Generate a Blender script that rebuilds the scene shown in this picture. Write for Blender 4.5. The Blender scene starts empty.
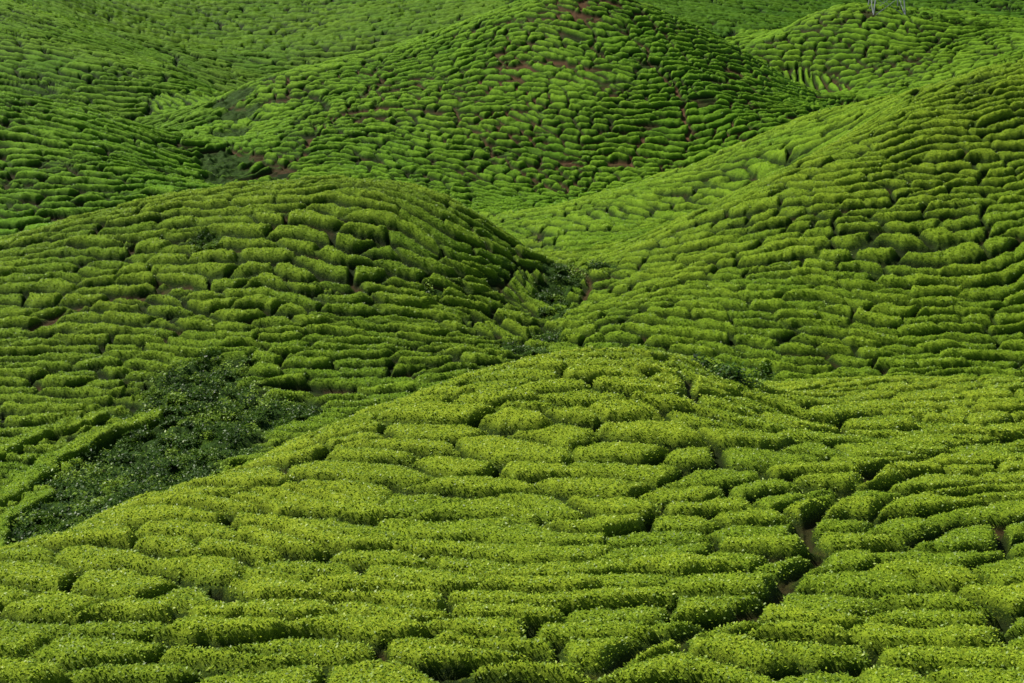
import bpy, math, numpy as np, time
from mathutils import Vector
T0=time.time()
rng=np.random.default_rng(7)
FP=1624.0; PITCH=math.radians(14)
SP,CP=math.sin(PITCH),math.cos(PITCH)
def P(u,v,d):
    a=(u-512)/FP; b=-(v-341.5)/FP
    return (d*a, d*(CP+b*SP), d*(-SP+b*CP))
# ---------------------------------------------------------------- noise
def hsh(ix,iy,seed=0):
    n=(ix.astype(np.int64)*374761393+iy.astype(np.int64)*668265263+seed*1442695041)&0xffffffff
    n=((n^(n>>13))*1274126177)&0xffffffff
    n=((n^(n>>15))*2246822519)&0xffffffff
    n=n^(n>>16)
    return n/4294967296.0
TB=np.random.default_rng(3).random((64,256,256)).astype(np.float32)
def vn(x,y,seed=0):
    t=TB[seed%64]
    ix=np.floor(x); iy=np.floor(y); fx=x-ix; fy=y-iy
    fx=fx*fx*(3-2*fx); fy=fy*fy*(3-2*fy)
    ix=ix.astype(np.int64); iy=iy.astype(np.int64)
    x0=ix&255;x1=(ix+1)&255;y0=iy&255;y1=(iy+1)&255
    a=t[x0,y0]; b=t[x1,y0]; c=t[x0,y1]; d=t[x1,y1]
    return (a+(b-a)*fx)*(1-fy)+(c+(d-c)*fx)*fy-0.5
def fbm(x,y,seed=0,o=3):
    r=0; a=1.0
    for i in range(o):
        r=r+a*vn(x*(1.93**i)+17.3*i,y*(1.93**i)-9.1*i,seed+i); a*=0.5
    return r
# ---------------------------------------------------------------- terrain control points
C={0:[(-300,700,37),(0,700,37),(512,700,37),(1024,700,37),(1300,700,37),(512,1000,28),(0,1000,28),(1024,1000,28),
 (0,600,45),(250,600,44),(512,600,44),(800,600,44),(1024,600,44),(1300,600,44),
 (250,510,53),(512,500,54),(800,500,54),(1024,500,54),(1300,500,54),(440,430,62),(600,420,62),(720,410,64),
 (0,556,50),(-200,600,46),(150,497,56),(330,425,64),(440,387,68),(520,364,71),(620,352,73),(690,358,74),(740,381,74),
 (-200,665,58),(0,620,60),(150,566,68),(330,494,78),(440,444,82),(520,418,86),(620,402,92),(700,402,92),
 (800,425,67),(900,425,68),(1024,430,69),(780,395,78),(860,393,78),(940,392,78),(1024,394,77),(1250,400,76),
 (800,383,84),(900,380,85),(1024,380,85),(1250,380,85),(800,402,98),(900,402,98),(1024,402,98),(1250,402,98)],
1:[(-250,270,140),(0,238,138),(70,220,138),(130,205,138),(200,191,138),(280,182,138),(350,178,138),(400,183,137),(450,200,137),(490,222,137),(525,245,139),
 (0,320,122),(150,290,124),(300,280,124),(430,290,125),(500,300,127),(300,230,130),(150,240,131),(420,240,130),(480,255,131),(-250,330,122),
 (0,400,110),(80,390,111),(250,350,115),(330,390,109),(400,375,111),(480,350,115),(-250,400,112),
 (0,470,97),(-250,480,97),(80,470,98),(-100,540,84),(400,430,98),(520,400,100),(330,430,98),
 (0,285,160),(130,255,162),(280,240,165),(400,240,165),(480,255,158),(-250,315,160)],
10:[(190,390,108),(165,430,102),(230,420,102),(210,460,94),(150,490,87),(80,520,83),(20,545,79),(260,460,92)],
2:[(550,300,131),(540,340,121),(530,362,113),(566,264,143),
 (620,362,115),(700,380,112),(800,377,112),(900,377,112),(1024,378,112),(1250,380,112),(620,310,123),(700,300,123),(800,290,123),(900,270,125),(1024,250,127),(1250,230,127),
 (600,278,134),(660,240,138),(720,207,141),(800,161,145),(900,111,150),(1024,62,156),(1250,5,165),
 (800,220,133),(900,180,138),(1024,150,142),(720,250,132),(1250,120,145),(1024,100,178),(1250,50,188)],
3:[(700,215,160),(600,225,160),(800,165,160),(600,193,178),(700,161,177),(830,109,178),(900,98,174),(560,215,170),(510,215,180),(650,190,170),(760,150,168),(900,130,203),(830,135,203),(700,185,200)],
4:[(230,187,198),(300,190,198),(400,195,198),(500,205,199),(600,190,207),(700,170,213),(800,125,224),
 (300,130,218),(400,120,222),(500,110,224),(600,100,225),(700,100,227),(780,102,234),(400,75,238),(480,50,240),(600,40,240),(700,50,244),(760,72,247),
 (260,78,245),(330,61,250),(400,43,254),(470,20,254),(530,0,252),(585,-12,252),(640,3,254),(700,27,256),(760,60,256),(825,103,250),
 (330,105,285),(470,60,285),(585,35,285),(700,65,290),(790,100,272),(260,110,275)],
5:[(0,93,215),(100,113,215),(160,138,212),(205,170,206),(0,150,195),(100,165,192),(0,215,178),(100,205,180),(190,190,188),(-250,60,215),(-250,150,190),
 (0,130,240),(100,146,238),(-250,94,238)],
11:[(218,183,202),(238,135,226),(232,100,255)],
6:[(0,60,262),(0,10,295),(90,90,255),(100,50,285),(180,120,240),(190,80,270),(-250,-20,300),(-250,30,265)],
7:[(230,88,290),(300,48,330),(400,25,340),(200,45,335),(300,10,370),(400,0,370),(500,-8,370),(150,-5,380),(100,15,345),(0,-25,350),(-250,-50,350),(-300,-60,450),(0,-60,450),(250,-60,450),(500,-60,450)],
9:[(755,42,285),(800,20,295),(850,5,300),(900,8,300),(960,12,300),(1024,20,300),(1250,30,300),(830,93,262),(900,86,262),(1024,60,262),(850,50,280),(950,50,280),
 (900,115,230),(1024,100,230),(850,40,330),(1024,50,330),(740,62,300),(1250,90,240)],
8:[(640,38,310),(680,8,360),(750,20,345),(850,0,400),(1024,5,400),(700,-5,380),(1250,0,400),(800,-60,460),(1024,-60,460),(1300,-60,460),(600,-10,360),
 (-400,-130,560),(-100,-130,560),(200,-130,560),(512,-130,560),(800,-130,560),(1100,-130,560),(1400,-130,560)]}
pts=[];lab=[]
for k,l in C.items():
    for q in l:
        q=P(*q); pts.append((q[0],q[1],q[2]-(.5 if k==0 else .75))); lab.append(k)
pts=np.array(pts); lab=np.array(lab)
S=100.0
def kern(r2): return 0.5*r2*np.log(r2+1e-12)
def tps_fit(xy,z,lam):
    n=len(xy); d=((xy[:,None]-xy[None])**2).sum(-1); K=kern(d)+lam*np.eye(n)
    Pm=np.hstack([np.ones((n,1)),xy]); A=np.zeros((n+3,n+3)); A[:n,:n]=K;A[:n,n:]=Pm;A[n:,:n]=Pm.T
    return np.linalg.solve(A,np.concatenate([z,np.zeros(3)]))
XY=pts[:,:2]/S
W=tps_fit(XY,pts[:,2],2e-4)
def ground(x,y):
    sh=x.shape; q=np.stack([x.ravel(),y.ravel()],1)/S; out=np.empty(len(q))
    for i in range(0,len(q),20000):
        c=q[i:i+20000]; d=((c[:,None]-XY[None])**2).sum(-1)
        out[i:i+20000]=kern(d)@W[:-3]+W[-3]+c@W[-2:]
    return out.reshape(sh)
def hit(u,v,d0=30,d1=520):
    d=np.arange(d0,d1,0.25); a=(u-512)/FP; b=-(v-341.5)/FP
    x=d*a;y=d*(CP+b*SP);z=d*(-SP+b*CP); g=ground(x,y); i=np.argmax(z<g+.5)
    if not (z<g+.5).any(): i=len(d)-1
    return np.array([x[i],y[i],g[i]])
# ---------------------------------------------------------------- polar grid
def seg(a,b,st): return np.arange(a,b,st)
R=np.concatenate([seg(27,92,.09),seg(92,160,.11),seg(160,262,.145),seg(262,330,.28),seg(330,480,.6),seg(480,640,2.)])
TH=np.radians(np.linspace(-23.5,23.5,1180))
nr,nt=len(R),len(TH)
st=5
ir=np.unique(np.append(np.arange(0,nr,st),nr-1)); it=np.unique(np.append(np.arange(0,nt,st),nt-1))
cx=R[ir][:,None]*np.sin(TH[it])[None]; cy=R[ir][:,None]*np.cos(TH[it])[None]
cz=ground(cx,cy)
labs=sorted(C.keys()); wx=cx+3*fbm(cx/9,cy/9,50); wy=cy+3*fbm(cx/9,cy/9,60)
D=np.stack([np.min((wx[...,None]-pts[lab==k][:,0])**2+(wy[...,None]-pts[lab==k][:,1])**2,axis=-1) for k in labs],-1)**.5
so=np.sort(D,-1); marg=so[...,1]-so[...,0]; lb=np.array(labs)[np.argmin(D,-1)]
def up(a):
    b=np.empty((len(ir),nt)); t=np.arange(nt)
    for i in range(len(ir)): b[i]=np.interp(t,it,a[i])
    fi=np.interp(np.arange(nr),ir,np.arange(len(ir))); i0=np.minimum(fi.astype(int),len(ir)-2); f=(fi-i0)[:,None]
    return b[i0]*(1-f)+b[i0+1]*f
Z=up(cz); M=up(marg)
LB=lb[np.minimum((np.arange(nr)+st//2)//st,len(ir)-1)][:,np.minimum((np.arange(nt)+st//2)//st,len(it)-1)]
X=R[:,None]*np.sin(TH)[None]; Y=R[:,None]*np.cos(TH)[None]
tt=[time.time()-T0]
# ---------------------------------------------------------------- tea rows: anchor A,B, spacing, length, aniso, gap, H
RW={0:((8,96),(60,118),1.6,3.1,2.2,.085,.66),
 1:((-48,155),(-8,150),1.42,3.4,4.0,.13,.80),
 2:((34,176),(95,182),1.36,3.0,3.6,.13,.80),
 3:((44,200),(95,200),1.4,2.8,4,.15,.8),
 4:((-22,282),(14,276),1.38,2.7,3.2,.16,.85),
 5:((-110,235),(-52,225),1.65,4,5,.22,1.0),
 6:((-120,330),(-62,320),1.8,4.5,5,.26,1.1),
 7:((-90,450),(10,440),2.4,4.5,4,.36,1.4),
 9:((45,352),(115,345),1.6,2.9,3,.22,1.0),
 8:((50,480),(160,480),2.4,4,4,.36,1.3)}
RW[10]=RW[1]; RW[11]=RW[4]
X1=X.ravel();Y1=Y.ravel();L1=LB.ravel()
H=np.zeros(X1.size);PR=np.zeros(X1.size);RD=np.zeros(X1.size)
for k,(A,B,sp,Ln,an,gp,Hh) in RW.items():
    idx=np.nonzero(L1==k)[0]
    A=np.array(A,float);B=np.array(B,float);l=np.linalg.norm(B-A);dr=(B-A)/l;nm=np.array([dr[1],-dr[0]])
    for c in range(0,len(idx),100000):
        I=idx[c:c+100000]; x=X1[I];y=Y1[I]
        amp=1.2 if k==0 else 1.6
        xw=x+amp*2.2*vn(x/14,y/14,1)+1.2*vn(x/4.5,y/4.5,2)+.3*vn(x/1.2,y/1.2,21)
        yw=y+amp*2.6*vn(x/17+5,y/12,3)+amp*.95*vn(x/4.6,y/4.6,4)+(.65 if k==0 else .45)*vn(x/2.1,y/2.1,24)+.22*vn(x/1.0,y/1.0,22)
        px=xw-A[0];py=yw-A[1]; t=px*dr[0]+py*dr[1]; n=px*nm[0]+py*nm[1]
        side=(n>0).astype(np.int64); an_=np.abs(n)
        to=np.where(t<0,-t,np.where(t>l,t-l,0)); dist=np.sqrt(to*to+an_*an_)
        ang=np.arctan2(to,an_+1e-6)*np.where(t<0,-1,1); tc=np.clip(t,0,l)
        j0=np.floor(dist/sp).astype(np.int64)
        ca=[];cb=[];d2=[];jj=[];kk=[]
        for dj in(-1,0,1):
            j=j0+dj; s=tc+ang*(j+.5)*sp; off=hsh(j,side,31+k)*Ln
            k0=np.floor((s+off)/Ln).astype(np.int64)
            for dk in(-1,0,1):
                q=k0+dk; r1=hsh(j*2+side,q,41+k); r2=hsh(j*2+side,q,77+k)
                a=(j+.5+(r1-.5)*(.66 if k==0 else .48))*sp-dist; b=((q+.5+(r2-.5)*.9)*Ln-s-off)/an
                ca.append(a);cb.append(b);d2.append(a*a+b*b);jj.append(j);kk.append(q)
        ca=np.array(ca);cb=np.array(cb);d2=np.array(d2);jj=np.array(jj);kk=np.array(kk)
        m=np.argmin(d2,0); ar=np.arange(len(I)); a1=ca[m,ar];b1=cb[m,ar];f1=d2[m,ar];j1=jj[m,ar];k1=kk[m,ar]
        er=np.full(len(I),9.);eb=np.full(len(I),9.)
        for q in range(9):
            da=ca[q]-a1;db=cb[q]-b1;cc=np.sqrt(da*da+db*db)+1e-9
            e=(d2[q]-f1)/(2*cc); g=np.sqrt((da/cc)**2+(db/cc/an)**2)+1e-9; e=e/g
            sm=m==q; e[sm]=9.
            rowsame=jj[q]==j1
            er=np.where(~rowsame,np.minimum(er,e),er); eb=np.where(rowsame,np.minimum(eb,e),eb)
        rd=hsh(j1*2+side,k1,99+k)
        rag=.17*vn(x/.32,y/.32,5)+.26*vn(x/.9,y/.9,6)
        gv=gp*(1+1.4*vn(x/7,y/7,8))
        wdt=.46 if k==0 else .5
        p=lambda e,g,w:1-(1-np.clip((e+rag*.6-g)/w,0,1))**2.5
        rstr=np.clip(.95+1.6*vn(x/2.8,y/2.8,10),.25,1) if k==0 else np.clip(1.08+1.0*vn(x/3.5,y/3.5,10),.6,1)
        pr=1-(1-p(er,gv,wdt))*rstr
        bs=np.clip(.5+1.9*vn(x/2.6,y/2.6,9),.0,1) if k not in(0,4,9) else np.clip(.68+2.1*vn(x/2.6,y/2.6,9),.0,1)
        pb=1-(1-p(eb,gv*.8,wdt*.85))*bs
        pr=np.minimum(pr,pb)
        miss=(rd>{0:.997,4:.968,9:.96,5:.98}.get(k,.992))
        pr=np.where(miss,pr*.25,pr)
        nz=(.10*vn(x/.7,y/.7,11)+.08*vn(x/.25,y/.25,12)) if k==0 else (.18*vn(x/.8,y/.8,11)+.11*vn(x/.32,y/.32,12))
        jit=(.012 if k==0 else .02)*rng.normal(size=len(I))
        H[I]=pr*Hh*(.80+.40*rd)+pr*nz+jit*(.3+.7*pr); PR[I]=pr; RD[I]=rd
tt.append(time.time()-T0)
H=H.reshape(X.shape);PR=PR.reshape(X.shape);RD=RD.reshape(X.shape)
sm=np.clip((M-.25)/.9,0,1)
sm=np.where(R[:,None]<100,np.where(LB==0,np.clip(sm+.3,0,1),sm),sm)
sm=np.where(((LB==1)|(LB==10)),np.maximum(sm,.75),sm)
H*=sm; PR*=sm
SOIL=np.where(LB==4,np.clip(.38+1.8*fbm(X/9,Y/9,44),0.1,.9),0)
SOIL=np.where((LB==5)|(LB==9),.25,SOIL)
def track(uv,w,soil=1.,depth=1.,wig=.5):
    q=[hit(*p)[:2] for p in uv]; q=np.array(q)
    x0=q[:,0].min()-4;x1=q[:,0].max()+4;y0=q[:,1].min()-4;y1=q[:,1].max()+4
    mm=(X>x0)&(X<x1)&(Y>y0)&(Y<y1); xs=X[mm];ys=Y[mm]
    xx=xs+wig*fbm(xs/2.0,ys/2.0,30); yy=ys+wig*fbm(xs/2.0,ys/2.0,31); b_=np.full(len(xs),99.)
    for a,b in zip(q[:-1],q[1:]):
        d=b-a;ll=(d@d)+1e-9; t=np.clip(((xx-a[0])*d[0]+(yy-a[1])*d[1])/ll,0,1)
        b_=np.minimum(b_,np.hypot(xx-a[0]-t*d[0],yy-a[1]-t*d[1]))
    f=(1-np.clip((b_-w)/.35,0,1))*np.clip(1.1+1.5*vn(xs/1.7,ys/1.7,33),.3,1)
    H[mm]*=(1-f*depth); PR[mm]*=(1-f*depth); SOIL[mm]=np.maximum(SOIL[mm],f*soil)
track([(590,675),(650,645),(745,615),(790,580),(825,560),(805,520),(850,500),(870,470),(940,460)],.06,.2,.95)
track([(690,140),(682,100),(655,65)],.22,1,.9,1.6)
track([(655,65),(640,40),(600,20),(560,15)],.12,.8,.75,1.6)
track([(560,190),(490,150),(450,110)],.12,.8,.75,1.6)
track([(300,160),(330,120),(380,85),(470,70),(560,62),(620,95)],.14,.9,.8,1.6)
track([(640,10),(700,70),(780,95)],.12,.8,.75,1.5)
track([(580,2),(600,60),(700,90),(790,100)],.12,.8,.7,1.6)
track([(380,110),(380,70),(470,30),(560,20)],.14,.9,.8,1.6)
track([(30,330),(60,312),(110,300),(190,286)],.12,.7,.7,1)
track([(660,362),(685,378),(700,405)],.04,.3,.8)
track([(560,260),(590,285),(575,310)],.12,.6,.7)
WILD=np.zeros(X.shape)
nW=2.2*fbm(X/3,Y/3,34)
def wild(uv,r):
    global WILD
    for p in uv:
        q=hit(*p); d=np.hypot(X-q[0],Y-q[1]); WILD=np.maximum(WILD,np.clip(1.3-(d+nW)/r,0,1)/.3)
wild([(205,375),(200,390),(170,410),(230,400),(205,430),(250,420),(170,450),(220,450),(130,470),(165,480),(110,500),(60,520),(20,540),(275,412),(185,390),(120,445),(-60,560),(90,480),(60,505)],2.8)
wild([(556,290),(549,315),(542,335),(563,272),(535,352),(560,280),(553,302)],1.2)
wild([(218,180),(226,160),(234,135),(236,115),(232,98),(222,170)],2.6)
wild([(205,240),(770,376),(720,376),(600,268),(430,292)],.8)
WILD=np.clip(WILD,0,1)
def hedge(uv,w):
    q=np.array([hit(*p)[:2] for p in uv]); b_=np.full(X.shape,99.)
    xs=X+.5*vn(X/2.5,Y/2.5,15);ys=Y+.5*vn(X/2.5,Y/2.5,16)
    for a,b in zip(q[:-1],q[1:]):
        d=b-a;ll=(d@d)+1e-9; t=np.clip(((xs-a[0])*d[0]+(ys-a[1])*d[1])/ll,0,1)
        b_=np.minimum(b_,np.hypot(xs-a[0]-t*d[0],ys-a[1]-t*d[1]))
    return 1-np.clip((b_+.35*vn(X/.7,Y/.7,13)-w*.55)/(w*.5),0,1)**2
HG=np.maximum(hedge([(-60,540),(0,505),(50,468),(105,438),(150,422)],.9),hedge([(-60,480),(0,458),(50,436),(100,420)],.7))
HG=np.maximum(HG,hedge([(-60,575),(0,530),(45,500)],.7))
Hw=.25+1.1*fbm(X/1.6,Y/1.6,36)+.5*vn(X/.45,Y/.45,39)
H=H*(1-WILD)+np.clip(Hw,0,2)*WILD*.8
H=np.where(HG>.02,np.maximum(H*.4,HG*(1.05+.2*vn(X/.6,Y/.6,17)+.16*vn(X/.3,Y/.3,18))),H); PR=np.where(HG>.02,HG,PR); WILD=WILD*(1-HG)
Z=Z+H+.10*fbm(X/1.5,Y/1.5,40)*(1-PR)
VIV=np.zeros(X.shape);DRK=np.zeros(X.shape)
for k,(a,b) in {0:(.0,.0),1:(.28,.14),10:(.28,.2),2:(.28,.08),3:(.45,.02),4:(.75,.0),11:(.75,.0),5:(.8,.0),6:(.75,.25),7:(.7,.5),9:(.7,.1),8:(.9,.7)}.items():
    VIV[LB==k]=a;DRK[LB==k]=b  # DRK: darker foliage tone; on far-left slopes it is cloud shade painted in
# ---------------------------------------------------------------- mesh helper
def mkmesh(name,co,quads,attrs,mat):
    me=bpy.data.meshes.new(name); n=len(co); m=len(quads)
    me.vertices.add(n); me.vertices.foreach_set('co',co.astype(np.float32).ravel())
    me.loops.add(m*4); me.loops.foreach_set('vertex_index',quads.astype(np.int32).ravel())
    me.polygons.add(m); me.polygons.foreach_set('loop_start',np.arange(0,m*4,4,dtype=np.int32))
    me.update(calc_edges=True)
    for k,a in attrs.items():
        at=me.attributes.new(k,'FLOAT','POINT'); at.data.foreach_set('value',a.astype(np.float32).ravel())
    me.materials.append(mat); o=bpy.data.objects.new(name,me); bpy.context.scene.collection.objects.link(o); return o
# ---------------------------------------------------------------- materials
def newmat(n):
    m=bpy.data.materials.new(n); m.use_nodes=True; nt_=m.node_tree; nt_.nodes.clear(); return m,nt_.nodes,nt_.links
def mixc(N,L,f,a,b,mode='MIX'):
    n=N.new('ShaderNodeMix'); n.data_type='RGBA'; n.blend_type=mode
    for s,v in((n.inputs[0],f),(n.inputs[6],a),(n.inputs[7],b)):
        if hasattr(v,'links') : L.new(v,s)
        elif isinstance(v,tuple): s.default_value=(*v,1)
        else: s.default_value=v
    return n.outputs[2]
def mapr(N,L,v,a,b,c=0,d=1):
    n=N.new('ShaderNodeMapRange'); L.new(v,n.inputs[0]); n.inputs[1].default_value=a;n.inputs[2].default_value=b;n.inputs[3].default_value=c;n.inputs[4].default_value=d; return n.outputs[0]
def attr(N,k):
    n=N.new('ShaderNodeAttribute'); n.attribute_name=k; return n.outputs['Fac']
def noise(N,L,co,sc,det=3,ro=.6):
    n=N.new('ShaderNodeTexNoise'); n.inputs['Scale'].default_value=sc;n.inputs['Detail'].default_value=det;n.inputs['Roughness'].default_value=ro; L.new(co,n.inputs['Vector']); return n.outputs['Fac']
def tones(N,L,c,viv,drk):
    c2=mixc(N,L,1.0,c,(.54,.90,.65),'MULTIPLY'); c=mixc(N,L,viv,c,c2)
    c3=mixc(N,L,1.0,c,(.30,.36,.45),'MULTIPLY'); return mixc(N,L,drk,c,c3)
def tea():
    m,N,L=newmat('tea_bushes'); tc=N.new('ShaderNodeTexCoord').outputs['Object']
    pr=attr(N,'bush');rd=attr(N,'rnd');so=attr(N,'soil');wi=attr(N,'wild')
    n1=noise(N,L,tc,7,4,.85); n2=noise(N,L,tc,.06,2); n3=noise(N,L,tc,1.4,3); n4=noise(N,L,tc,24,2,.7); n5=noise(N,L,tc,11,3,.8)
    top=mixc(N,L,mapr(N,L,rd,0,1),(.19,.315,.014),(.34,.46,.024))
    top=mixc(N,L,mapr(N,L,n3,.35,.65,0,.5),top,(.15,.27,.012))
    top=mixc(N,L,mapr(N,L,n2,.35,.65,0,.6),top,(.36,.44,.026))
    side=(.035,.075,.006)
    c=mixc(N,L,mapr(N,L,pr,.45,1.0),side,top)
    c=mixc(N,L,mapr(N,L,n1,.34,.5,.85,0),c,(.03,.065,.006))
    c=mixc(N,L,mapr(N,L,n5,.54,.66,0,.5),c,(.46,.58,.035))
    c=mixc(N,L,mapr(N,L,n4,.55,.75,0,.5),c,(.42,.55,.035))
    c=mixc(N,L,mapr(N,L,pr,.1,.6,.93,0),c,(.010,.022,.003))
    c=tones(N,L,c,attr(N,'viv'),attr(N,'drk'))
    wc=mixc(N,L,mapr(N,L,n1,.35,.6),(.008,.02,.003),(.05,.11,.01))
    soilc=mixc(N,L,mapr(N,L,n1,.3,.7),(.06,.03,.013),(.19,.095,.045))
    sf=N.new('ShaderNodeMath');sf.operation='MULTIPLY'; L.new(mapr(N,L,pr,.5,.1),sf.inputs[0]); 
    mx=N.new('ShaderNodeMath');mx.operation='MAXIMUM';L.new(so,mx.inputs[0]);L.new(mapr(N,L,noise(N,L,tc,.35,3),.54,.66,.03,.45),mx.inputs[1]);L.new(mx.outputs[0],sf.inputs[1])
    c=mixc(N,L,sf.outputs[0],c,soilc)
    c=mixc(N,L,wi,c,wc)
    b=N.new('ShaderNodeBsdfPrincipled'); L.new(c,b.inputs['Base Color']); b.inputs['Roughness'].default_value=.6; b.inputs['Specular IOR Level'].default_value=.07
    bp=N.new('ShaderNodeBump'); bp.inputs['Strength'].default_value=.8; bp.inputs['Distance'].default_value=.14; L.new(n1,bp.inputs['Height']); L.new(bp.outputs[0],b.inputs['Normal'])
    o=N.new('ShaderNodeOutputMaterial'); L.new(b.outputs[0],o.inputs[0]); return m
def leafmat(name,c0,c1,c2,tn=False):
    m,N,L=newmat(name); rd=attr(N,'rnd')
    c=mixc(N,L,mapr(N,L,rd,0,.6),c0,c1); c=mixc(N,L,mapr(N,L,rd,.6,1),c,c2)
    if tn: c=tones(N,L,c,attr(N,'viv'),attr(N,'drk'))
    b=N.new('ShaderNodeBsdfPrincipled'); L.new(c,b.inputs['Base Color']); b.inputs['Roughness'].default_value=.42; b.inputs['Specular IOR Level'].default_value=.22
    t=N.new('ShaderNodeBsdfTranslucent'); L.new(c,t.inputs[0]); ms=N.new('ShaderNodeMixShader'); ms.inputs[0].default_value=.25
    L.new(b.outputs[0],ms.inputs[1]);L.new(t.outputs[0],ms.inputs[2])
    o=N.new('ShaderNodeOutputMaterial'); L.new(ms.outputs[0],o.inputs[0]); return m
team=tea()
co=np.stack([X.ravel(),Y.ravel(),Z.ravel()],1)
i=np.arange(nr-1)[:,None]*nt+np.arange(nt-1)[None]; i=i.ravel()
quads=np.stack([i,i+1,i+nt+1,i+nt],1)
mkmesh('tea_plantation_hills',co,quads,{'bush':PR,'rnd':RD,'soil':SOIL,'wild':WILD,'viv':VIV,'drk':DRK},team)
tt.append(time.time()-T0)
# ---------------------------------------------------------------- leaves
def leaves(name,pos,size,rnd,mat,up=.5,extra={}):
    n=len(pos); yaw=rng.uniform(0,2*np.pi,n); pit=rng.uniform(-.3,1.0,n)*up*1.4
    d=np.stack([np.cos(yaw)*np.cos(pit),np.sin(yaw)*np.cos(pit),np.sin(pit)],1)
    r=rng.normal(size=(n,3)); w=np.cross(d,r); w/=np.linalg.norm(w,axis=1)[:,None]+1e-9
    wh=np.stack([-np.sin(yaw),np.cos(yaw),np.zeros(n)],1); w=w*.55+wh*np.sign((w*wh).sum(1))[:,None]*.45; w/=np.linalg.norm(w,axis=1)[:,None]
    s=size[:,None]
    v=np.stack([pos-d*s*.1,pos+d*s*.45+w*s*.3,pos+d*s,pos+d*s*.45-w*s*.3],1).reshape(-1,3)
    q=np.arange(n*4).reshape(n,4)
    at={'rnd':np.repeat(rnd,4)}
    for k,a in extra.items(): at[k]=np.repeat(a,4)
    return mkmesh(name,v,q,at,mat)
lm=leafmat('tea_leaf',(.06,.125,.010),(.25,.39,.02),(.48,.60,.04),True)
inview=np.abs(TH)[None]<math.radians(20.5)
PRr=PR.ravel();Vr=VIV.ravel();Dr=DRK.ravel()
near=np.nonzero(((R[:,None]<95)&inview&(PR>.5)&(LB==0)).ravel())[0]
near=rng.choice(near,min(450000,len(near)),replace=False)
mid=np.nonzero(((R[:,None]>78)&(R[:,None]<175)&inview&(PR>.72)&(LB!=0)).ravel())[0]
mid=rng.choice(mid,min(380000,len(mid)),replace=False)
far=np.nonzero(((R[:,None]>175)&(R[:,None]<270)&inview&(PR>.8)).ravel())[0]
far=rng.choice(far,min(110000,len(far)),replace=False)
ii=np.concatenate([near,mid,far]); rr_=np.hypot(X1[ii],Y1[ii])
p=co[ii]+np.stack([rng.normal(0,.02,len(ii)),rng.normal(0,.02,len(ii)),rng.uniform(-.03,.02,len(ii))],1)
sz=rng.uniform(.055,.105,len(ii))*np.where(rr_<95,1+.2*(rr_>60),np.where(rr_<175,1.5,1.9))
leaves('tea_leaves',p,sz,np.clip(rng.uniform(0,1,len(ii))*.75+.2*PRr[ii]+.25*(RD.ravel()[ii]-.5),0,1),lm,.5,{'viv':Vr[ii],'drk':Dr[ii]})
wm=leafmat('shrub_leaf',(.02,.05,.006),(.07,.155,.012),(.26,.40,.035))
wi=np.nonzero((WILD.ravel()>.6)&(R[:,None]*np.ones(nt)<160).ravel())[0]
cs=rng.choice(wi,400,replace=False); pp=[];ss=[];rr=[]
for c in cs:
    tone=rng.uniform(0,1)**1.4
    if rng.random()<.45:   # fern: arching fronds of leaflets
        for f in range(rng.integers(6,11)):
            y_=rng.uniform(0,6.28); ln=rng.uniform(.7,1.5); t=np.linspace(.1,1,26)
            z_=ln*(.9*t-.85*t*t); x_=ln*t*.8
            base=np.stack([np.cos(y_)*x_,np.sin(y_)*x_,z_],1)
            sidev=np.array([-np.sin(y_),np.cos(y_),0]); wdt_=(.22*np.sin(np.pi*np.clip(t,.05,.97)))[:,None]
            for sg in(-1,1): pp.append(co[c]+base+sidev*wdt_*sg*.6); ss.append(.16*np.ones(26)); rr.append(np.clip(.35+.5*tone+rng.normal(0,.12,26),0,1))
    else:
        r=rng.uniform(.25,.6)+rng.random()**4*.6; n=int(190*r+40); v=rng.normal(size=(n,3)); v/=np.linalg.norm(v,axis=1)[:,None]; v*=(rng.uniform(.4,1.1,n)[:,None])
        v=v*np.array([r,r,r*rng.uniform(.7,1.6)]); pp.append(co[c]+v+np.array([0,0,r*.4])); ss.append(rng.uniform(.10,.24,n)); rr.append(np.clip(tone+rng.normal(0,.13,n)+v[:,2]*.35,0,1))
leaves('gully_shrubs',np.concatenate(pp),np.concatenate(ss),np.concatenate(rr),wm,.6)
tt.append(time.time()-T0)
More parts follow.
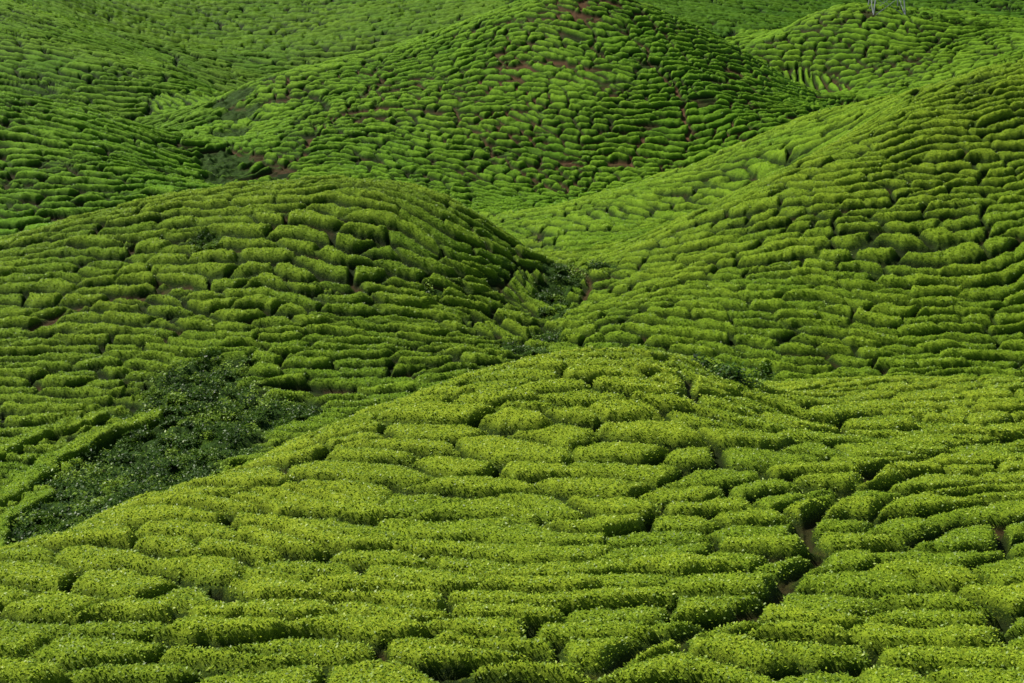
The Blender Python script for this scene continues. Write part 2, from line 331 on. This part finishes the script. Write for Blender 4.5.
# ---------------------------------------------------------------- pylon
def pylon(base):
    m,N,L=newmat('galvanised_steel'); b=N.new('ShaderNodeBsdfPrincipled'); b.inputs['Metallic'].default_value=.3;b.inputs['Roughness'].default_value=.5
    n=N.new('ShaderNodeTexNoise'); n.inputs['Scale'].default_value=3; L.new(mixc(N,L,n.outputs['Fac'],(.35,.37,.4),(.5,.52,.55)),b.inputs['Base Color']); o=N.new('ShaderNodeOutputMaterial');L.new(b.outputs[0],o.inputs[0])
    import bmesh; bm=bmesh.new()
    def bar(a,b,r):
        a=Vector(a);b=Vector(b);d=b-a; q=d.to_track_quat('Z','Y'); vs=[]
        for e in(a,b):
            for k in range(4):
                an=k*math.pi/2+.785; vs.append(bm.verts.new(e+q@Vector((math.cos(an)*r,math.sin(an)*r,0))))
        for k in range(4): bm.faces.new((vs[k],vs[(k+1)%4],vs[4+(k+1)%4],vs[4+k]))
        bm.faces.new(vs[:4][::-1]); bm.faces.new(vs[4:])
    Ht=26; lv=[0,4,8,12,15.5,18.5,21,23.5,26]; wd=lambda z:3.0*(1-z/Ht)**1.1*.85+.35
    cs_=lambda z:[(sx*wd(z),sy*wd(z),z) for sx,sy in((-1,-1),(1,-1),(1,1),(-1,1))]
    for a,b in zip(lv[:-1],lv[1:]):
        A=cs_(a);B=cs_(b)
        for k in range(4):
            bar(A[k],B[k],.12); bar(A[k],B[(k+1)%4],.06); bar(A[(k+1)%4],B[k],.06); bar(B[k],B[(k+1)%4],.06)
    for z in(18.5,21,23.5):
        for s in(-1,1):
            tip=(s*4.5,0,z+.3)
            for c in cs_(z)+cs_(z+1.2):
                if c[0]*s>0: bar(c,tip,.06)
            bar(tip,(s*4.5,0,z-1.1),.09)
    me=bpy.data.meshes.new('lattice'); bm.to_mesh(me); bm.free(); me.materials.append(m)
    o=bpy.data.objects.new('electricity_pylon',me); o.location=base; bpy.context.scene.collection.objects.link(o)
pb=hit(886,10); pylon((pb[0],pb[1],pb[2]-.6))
# ---------------------------------------------------------------- camera, light
cam=bpy.data.cameras.new('camera'); cam.sensor_width=36; cam.lens=FP/1024*36; cam.clip_end=3000
oc=bpy.data.objects.new('camera',cam); oc.rotation_euler=(math.radians(90)-PITCH,0,0); bpy.context.scene.collection.objects.link(oc); bpy.context.scene.camera=oc
ts=Vector((-.54,.25,.80)).normalized()
s=bpy.data.lights.new('sun','SUN'); s.energy=5; s.angle=math.radians(.5); s.color=(1,.95,.85)
so_=bpy.data.objects.new('sun',s); so_.rotation_euler=ts.to_track_quat('Z','Y').to_euler(); bpy.context.scene.collection.objects.link(so_)
w=bpy.data.worlds.new('World'); bpy.context.scene.world=w; w.use_nodes=True; N=w.node_tree.nodes; L=w.node_tree.links
sk=N.new('ShaderNodeTexSky'); sk.sky_type='NISHITA'; sk.sun_disc=False; sk.sun_elevation=math.asin(ts.z); sk.sun_rotation=math.atan2(ts.x,ts.y)
L.new(sk.outputs[0],N['Background'].inputs[0]); N['Background'].inputs[1].default_value=.065
sc=bpy.context.scene; sc.view_settings.view_transform='Standard'; sc.view_settings.look='None'; sc.view_settings.exposure=0
print('TIMES',tt,time.time()-T0,X.size)
